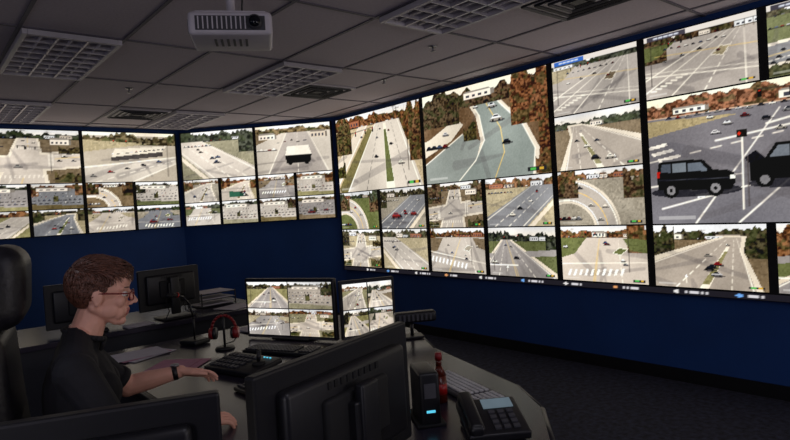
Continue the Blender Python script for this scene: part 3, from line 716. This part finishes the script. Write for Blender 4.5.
# ------------------------------------------------------------ chairs
def chair(x,y,ang):
    e=empty('office_chair',(x,y,0),ang); m=MB()
    for k in range(5):
        a=math.radians(72*k+20); c,s_=math.cos(a),math.sin(a)
        m.cap((0,0,.10),(c*.29,s_*.29,.075),.028,.018,M_BLK)
        for o in (-.02,.02): m.cyl((c*.29-s_*o-s_*.008,s_*.29+c*o+c*.008,.03),(c*.29-s_*o+s_*.008,s_*.29+c*o-c*.008,.03),.029,.029,M_BLK2,18)
        m.cyl((c*.29,s_*.29,.03),(c*.29,s_*.29,.08),.008,.008,M_CHROME,8)
    m.cyl((0,0,.09),(0,0,.28),.032,.03,M_BLK,20); m.cyl((0,0,.26),(0,0,.40),.018,.018,M_CHROME,16)
    m.box((0,0,.395),(.26,.2,.04),M_BLK,bev=.008,seg=3)
    m.obj('base',e); m=MB()
    m.box((.02,0,.45),(.52,.52,.085),M_LEATH,bev=.04,seg=5)
    m.obj('seat',e); m=MB()
    m.box((-.20,0,.70),(.10,.46,.46),M_LEATH,rot=(0,-.10,0),bev=.045,seg=5)
    m.box((-.225,0,1.0),(.10,.44,.36),M_LEATH,rot=(0,-.06,0),bev=.045,seg=5)
    m.box((-.26,0,.80),(.03,.34,.62),M_BLK,rot=(0,-.08,0),bev=.012,seg=3)
    m.obj('backrest',e); m=MB()
    m.box((-.195,0,1.315),(.15,.35,.27),M_LEATH,rot=(0,.06,0),bev=.07,seg=6)
    for sy in (-1,1): m.cyl((-.235,sy*.07,1.12),(-.225,sy*.07,1.27),.01,.01,M_CHROME,10)
    m.obj('headrest',e); m=MB()
    for sy in (-1,1):
        m.chain([(-.05,sy*.22,.42),(-.05,sy*.31,.44),(-.03,sy*.32,.62)],[.018,.018,.018],M_BLK)
        m.box((.02,sy*.32,.64),(.26,.075,.035),M_BLK,bev=.015,seg=4)
    m.obj('armrests',e); m=MB()
    m.chain([(0,0,.40),(-.2,0,.40),(-.29,0,.46),(-.285,0,.62)],[.022,.022,.022,.02],M_BLK); m.obj('spine',e)
FANG=math.atan2(-.21,.9776)
HX,HY=.441,2.30
chair(HX,HY,FANG)
chair(.25,5.75,math.radians(-75))

# ------------------------------------------------------------ person
op=empty('seated_operator',(HX,HY,0),FANG)
b=MB(); S=M_SKIN
b.sph((0,0,.60),(.14,.175,.115),S); b.sph((.02,0,.73),(.13,.165,.16),S); b.sph((.01,0,.89),(.122,.18,.20),S)
b.cap((.0,-.145,1.03),(.0,.145,1.03),.070,.070,S)
for sy in (-1,1):
    b.cap((.01,sy*.02,1.105),(.0,sy*.16,1.045),.052,.055,S)
    b.sph((.075,sy*.075,.92),(.065,.07,.075),S)
b.cap((.01,0,1.05),(.055,0,1.16),.062,.052,S)
ARM={}
for sy,el,wr in ((-1,(.13,-.275,.80),(.355,-.225,.795)),(1,(.17,.275,.835),(.375,.25,.862))):
    sh=(.0,sy*.192,1.022)
    b.cap(sh,tuple(np.add(sh,el)/2),.068,.056,S); b.cap(tuple(np.add(sh,el)/2),el,.056,.044,S)
    mid=tuple(np.array(el)*.6+np.array(wr)*.4)
    b.cap(el,mid,.043,.040,S); b.cap(mid,wr,.040,.026,S); ARM[sy]=(np.array(sh),np.array(el),np.array(wr))
    b.cap((.03,sy*.09,.575),(.25,sy*.105,.585),.088,.078,S); b.cap((.25,sy*.105,.585),(.47,sy*.12,.57),.078,.058,S)
    b.cap((.47,sy*.12,.56),(.47,sy*.12,.35),.056,.054,S); b.cap((.47,sy*.12,.35),(.455,sy*.12,.10),.054,.038,S)
    b.cap((.44,sy*.12,.05),(.60,sy*.13,.036),.045,.034,S); b.sph((.62,sy*.13,.035),(.05,.04,.03),S)
    wr=Vector(wr); yaw=(-.10 if sy>0 else .12)
    pitch=.26 if sy>0 else .14
    Mh=Matrix.Translation(wr)@Matrix.Rotation(yaw,4,'Z')@Matrix.Rotation(pitch,4,'Y')@Matrix.Rotation(-.45 if sy>0 else .15,4,'X')
    T=lambda p:tuple(Mh@Vector(p))
    ys=[.033,.0112,-.0112,-.033]; Ls=[.072,.080,.074,.058]
    th=-sy
    for k in range(4):
        y=ys[k]*th; b.cap(T((0.0,y*.5,0)),T((.078,y,.002)),.015,.0118,S,10)
        L=Ls[k]; sp=(.9-.6*k)*.17*th; cur=(.30 if sy>0 else .35)+.06*k
        p=Vector((.078,y,.002)); rs=[.0095,.0084,.0076,.0064]; a=.05
        for j,fr_ in enumerate((.45,.30,.25)):
            q=p+Vector((math.cos(a)*math.cos(sp),math.cos(a)*math.sin(sp),-math.sin(a)))*L*fr_
            b.cap(T(p),T(q),rs[j],rs[j+1],S,10); p=q; a+=cur
    b.cap(T((.015,.018*th,-.004)),T((.045,.045*th,-.010)),.016,.013,S,10); b.cap(T((.045,.045*th,-.010)),T((.072,.062*th,-.014)),.0115,.0095,S,10); b.cap(T((.072,.062*th,-.014)),T((.096,.068*th,-.016)),.0095,.0078,S,10)
HC=Vector((.098,0,1.254))
Hm=Matrix.Translation(HC)@Matrix.Rotation(math.radians(-8),4,'Z')@Matrix.Rotation(math.radians(9),4,'Y')
hd=MB()
hd.sph((-.012,0,.026),(.100,.077,.092),S,seg=32); hd.sph((.020,0,-.020),(.066,.062,.086),S,seg=32)
hd.sph((.066,0,-.095),(.022,.023,.018),S)
for sy in (-1,1):
    hd.cap((-.015,sy*.052,-.045),(.054,sy*.016,-.092),.020,.018,S)
    hd.sph((.060,sy*.038,-.022),(.022,.022,.024),S); hd.cap((.074,sy*.014,.024),(.065,sy*.048,.024),.012,.010,S)
    hd.sph((.096,sy*.010,-.031),(.010,.008,.0075),S); hd.sph((-.006,sy*.078,-.004),(.019,.009,.031),S,rot=Matrix.Rotation(-.15,4,'Y')); hd.sph((-.004,sy*.078,-.03),(.010,.008,.012),S)
    hd.sph((.03,sy*.041,-.055),(.036,.022,.03),S); hd.sph((.058,sy*.028,-.062),(.024,.02,.028),S)
hd.sph((.058,0,.055),(.035,.052,.045),S)
hd.cap((.082,0,.016),(.111,0,-.022),.008,.0105,S); hd.sph((.078,0,-.058),(.016,.028,.026),S)
hd.cap((.085,-.016,-.054),(.085,.016,-.054),.0070,.0070,S); hd.cap((.090,-.006,-.053),(.090,.006,-.053),.0068,.0068,S)
hd.cap((.084,-.013,-.066),(.084,.013,-.066),.0075,.0075,S); hd.cap((.088,-.005,-.066),(.088,.005,-.066),.0070,.0070,S)
bmesh.ops.transform(hd.bm,matrix=Hm,verts=hd.bm.verts)
me=bpy.data.meshes.new('h'); hd.bm.to_mesh(me); b.bm.from_mesh(me)
b.cap((.03,0,1.10),tuple(Hm@Vector((-.02,0,-.06))),.055,.052,S)
raw=b.obj('raw')
md=raw.modifiers.new('r','REMESH'); md.mode='VOXEL'; md.voxel_size=.0036; md.use_smooth_shade=True
sm=raw.modifiers.new('s','SMOOTH'); sm.factor=.5; sm.iterations=4
dg=bpy.context.evaluated_depsgraph_get(); ev=raw.evaluated_get(dg)
me=bpy.data.meshes.new_from_object(ev)
bpy.data.objects.remove(raw)
me.materials.clear()
for mm in (M_SKIN,M_SHIRT,M_TROU,M_SHOE,M_LIP): me.materials.append(mm)
n=len(me.polygons); cen=np.zeros(n*3); me.polygons.foreach_get('center',cen); cen=cen.reshape(-1,3)
mi=np.ones(n,int)
def segd(p,a,c):
    d=c-a; t=np.clip(((p-a)@d)/(d@d),0,1); return np.linalg.norm(p-(a+t[:,None]*d),axis=1),t
mi[(cen[:,2]<.64)|((cen[:,2]<.68)&(cen[:,0]>.13))]=2
for sy in (-1,1):
    sh,el,wr=ARM[sy]
    d1,t1=segd(cen,sh,el); d2,t2=segd(cen,el,wr+(wr-el)*.9)
    sel=(cen[:,1]*sy>.12)&(cen[:,2]>.69)
    mi[sel&(d2<d1)&(d2<.1)]=0; mi[sel&(d1<=d2)&(t1>.80)]=0
Hi=np.array(Hm.inverted()); hl=cen@Hi[:3,:3].T+Hi[:3,3]
neck=(np.hypot((cen[:,0]-.03-.4*(cen[:,2]-1.08)),cen[:,1])<.066)&(cen[:,2]>1.095)
chin=(hl[:,2]>-.125)&(hl[:,0]>.02)&(cen[:,2]>1.09)&(abs(hl[:,1])<.07)
mi[neck|chin|(cen[:,2]>1.15)]=0
mi[cen[:,2]<.09]=3
mi[(hl[:,0]>.082)&(abs(hl[:,1])<.021)&(hl[:,2]<-.048)&(hl[:,2]>-.073)&(cen[:,2]>1.1)]=4
me.polygons.foreach_set('material_index',mi.astype(np.int32)); me.polygons.foreach_set('use_smooth',np.ones(n,bool))
body=bpy.data.objects.new('body',me); SC.collection.objects.link(body); body.parent=op
m=MB()
for sy in (-1,1):
    m.sph((.0735,sy*.031,.004),(.0135,.0135,.0105),M_EYE); m.sph((.0835,sy*.031,.001),(.0045,.006,.006),M_IRIS)
    m.cap((.0855,sy*.016,.027),(.076,sy*.046,.028),.0030,.0020,M_HAIR,8)
m.obj('eyes',op,Hm)
m=MB()
for sy in (-1,1):
    L=[(.103,sy*.010,.012),(.098,sy*.044,.014),(.094,sy*.052,.008),(.096,sy*.048,-.012),(.101,sy*.038,-.017),(.105,sy*.018,-.017),(.106,sy*.010,-.010),(.103,sy*.010,.012)]
    m.chain(L,[.0019]*8,M_GLASS,8)
    m.chain([(.094,sy*.053,.009),(.06,sy*.072,.008),(0,sy*.084,.006),(-.02,sy*.083,-.008)],[.0026,.0024,.0022,.002],M_GLASS,8)
m.cap((.104,-.011,.008),(.104,.011,.008),.0019,.0019,M_GLASS,8)
m.obj('glasses',op,Hm)
hr=MB(); bb=bmesh.new(); bmesh.ops.create_uvsphere(bb,u_segments=64,v_segments=44,radius=1)
def hmask(p):
    x,y,z=p
    if z>.070: return x<.078
    if z>.02: return x<.040-(.070-z)*.3
    if z>-.014: return x<.006 and not(x>-.025 and z<.012)
    return x<-.030 and z>-.072
HE=(-.017,0,.030); HR=(.104,.0825,.098)
for v in bb.verts:
    v.co=Vector((HE[0]+v.co.x*HR[0],v.co.y*HR[1],HE[2]+v.co.z*HR[2]))
bmesh.ops.delete(bb,geom=[f for f in bb.faces if not hmask(f.calc_center_median())],context='FACES')
hr.merge(bb,M_HAIR,None,True)
rn=random.Random(3); cnt=0
i0=hr.mi(M_HAIR)
while cnt<2600:
    d=Vector((rn.gauss(0,1),rn.gauss(0,1),rn.gauss(0,1))).normalized()
    p=Vector((HE[0]+d.x*HR[0],d.y*HR[1],HE[2]+d.z*HR[2]))
    if not hmask(p): continue
    cnt+=1
    nrm=Vector((d.x/HR[0],d.y/HR[1],d.z/HR[2])).normalized()
    top=min(1,max(0,(p.z-.05)/.05))
    dt=Vector((1,.55+rn.uniform(-.12,.12),.0)); ds=Vector((-.55,0,-.8)) if p.x>-.05 else Vector((-.1,0,-1))
    dr=dt*top+ds*(1-top); L=(.042+rn.uniform(-.008,.01))*top+.030*(1-top); lift=(.12+.5*max(0,min(1,(p.x+.01)/.07)))*top+.03
    dr=(dr-nrm*dr.dot(nrm)).normalized()
    q0=p-nrm*.003; q1=p+dr*L*.4+nrm*(L*lift*.7+.0015); q2=p+dr*L*.8+nrm*(L*lift*.8-L*L*1.2); q3=p+dr*L*1.05+nrm*(L*lift*.5-L*L*2.4)
    r0=rn.uniform(.0016,.0030)
    side=nrm.cross(dr).normalized(); rings=[]
    for q,r in ((q0,r0),(q1,r0),(q2,r0*.65)):
        rings.append([hr.bm.verts.new(q+side*r),hr.bm.verts.new(q+nrm*r*.5),hr.bm.verts.new(q-side*r),hr.bm.verts.new(q-nrm*r*.5)])
    tip=hr.bm.verts.new(q3); fs=[]
    for i in range(2):
        for k in range(4): fs.append(hr.bm.faces.new([rings[i][k],rings[i][(k+1)%4],rings[i+1][(k+1)%4],rings[i+1][k]]))
    for k in range(4): fs.append(hr.bm.faces.new([rings[2][k],rings[2][(k+1)%4],tip]))
    for f in fs: f.material_index=i0; f.smooth=True
hr.obj('hair',op,Hm)
m=MB()
ring=[]
for k in range(25):
    a=math.radians(20+320*k/24)
    ring.append((.034+.064*math.cos(a),.068*math.sin(a),1.116-.024*math.cos(a)))
m.chain(ring,[.010]*25,M_SHIRT,8)
m.chain([ring[0],(.082,.030,1.060)],[.010,.007],M_SHIRT,8); m.chain([ring[-1],(.082,-.030,1.060)],[.010,.007],M_SHIRT,8)
for sy in (-1,1):
    sh,el,wr=ARM[sy]; p=sh+(el-sh)*.74; q=sh+(el-sh)*.84; m.cyl(tuple(p),tuple(q),.056,.058,M_SHIRT,28)
m.obj('collar_and_cuffs',op)
m=MB(); sh,el,wr=ARM[1]; d=(wr-el)/np.linalg.norm(wr-el); p=wr-d*.022
m.cyl(tuple(p-d*.010),tuple(p+d*.010),.0305,.0295,M_BLK,24); m.cyl((p[0],p[1],p[2]+.027),(p[0],p[1],p[2]+.036),.018,.017,M_CHROME,20); m.obj('wristwatch',op)

# ------------------------------------------------------------ lights
def area(name,loc,size,power,col,tgt):
    l=bpy.data.lights.new(name,'AREA'); l.shape='RECTANGLE'; l.size=size[0]; l.size_y=size[1]; l.energy=power; l.color=col
    o=bpy.data.objects.new(name,l); SC.collection.objects.link(o); o.location=loc
    o.rotation_euler=(Vector(tgt)-Vector(loc)).to_track_quat('-Z','Y').to_euler()
area('overhead_fill',(-.89,2.36,2.66),(.5,1.1),7,(.85,.88,1),(-.89,2.36,0))  # dim fill lamp added below the ceiling, out of view
area('overhead_fill',(.94,-.08,2.66),(.5,1.1),6,(.9,.88,1),(.94,-.08,0))  # second added overhead fill, out of view
area('rear_fill',(-2.9,-1.5,1.7),(1.2,1.2),28,(.95,.9,1),(2.0,4,2.7))  # unseen fill lamp added behind the camera to lift ceiling and foreground
area('rear_fill',(3.0,-2.9,1.7),(1.2,1.2),22,(1,.92,.97),(1.5,4,2.5))  # matching added fill from the unseen front wall, no real fixture
w=bpy.data.worlds.new('world'); SC.world=w; w.use_nodes=True
w.node_tree.nodes['Background'].inputs['Color'].default_value=(.25,.28,.4,1); w.node_tree.nodes['Background'].inputs['Strength'].default_value=.05

# ------------------------------------------------------------ camera
cam=bpy.data.cameras.new('camera'); co=bpy.data.objects.new('camera',cam); SC.collection.objects.link(co)
cam.sensor_width=36; cam.lens=26.57; cam.clip_start=.02
hd_=math.radians(40.3); pt=math.radians(-1.38); ph=math.radians(3.55)
f=Vector((math.sin(hd_)*math.cos(pt),math.cos(hd_)*math.cos(pt),math.sin(pt)))
r0=Vector((math.cos(hd_),-math.sin(hd_),0)); u0=r0.cross(f)
r=r0*math.cos(ph)-u0*math.sin(ph); u=r0*math.sin(ph)+u0*math.cos(ph)
Mc=Matrix((( r.x,u.x,-f.x,0),(r.y,u.y,-f.y,0),(r.z,u.z,-f.z,1.5),(0,0,0,1)))
co.matrix_world=Mc
SC.camera=co
print('DONE')
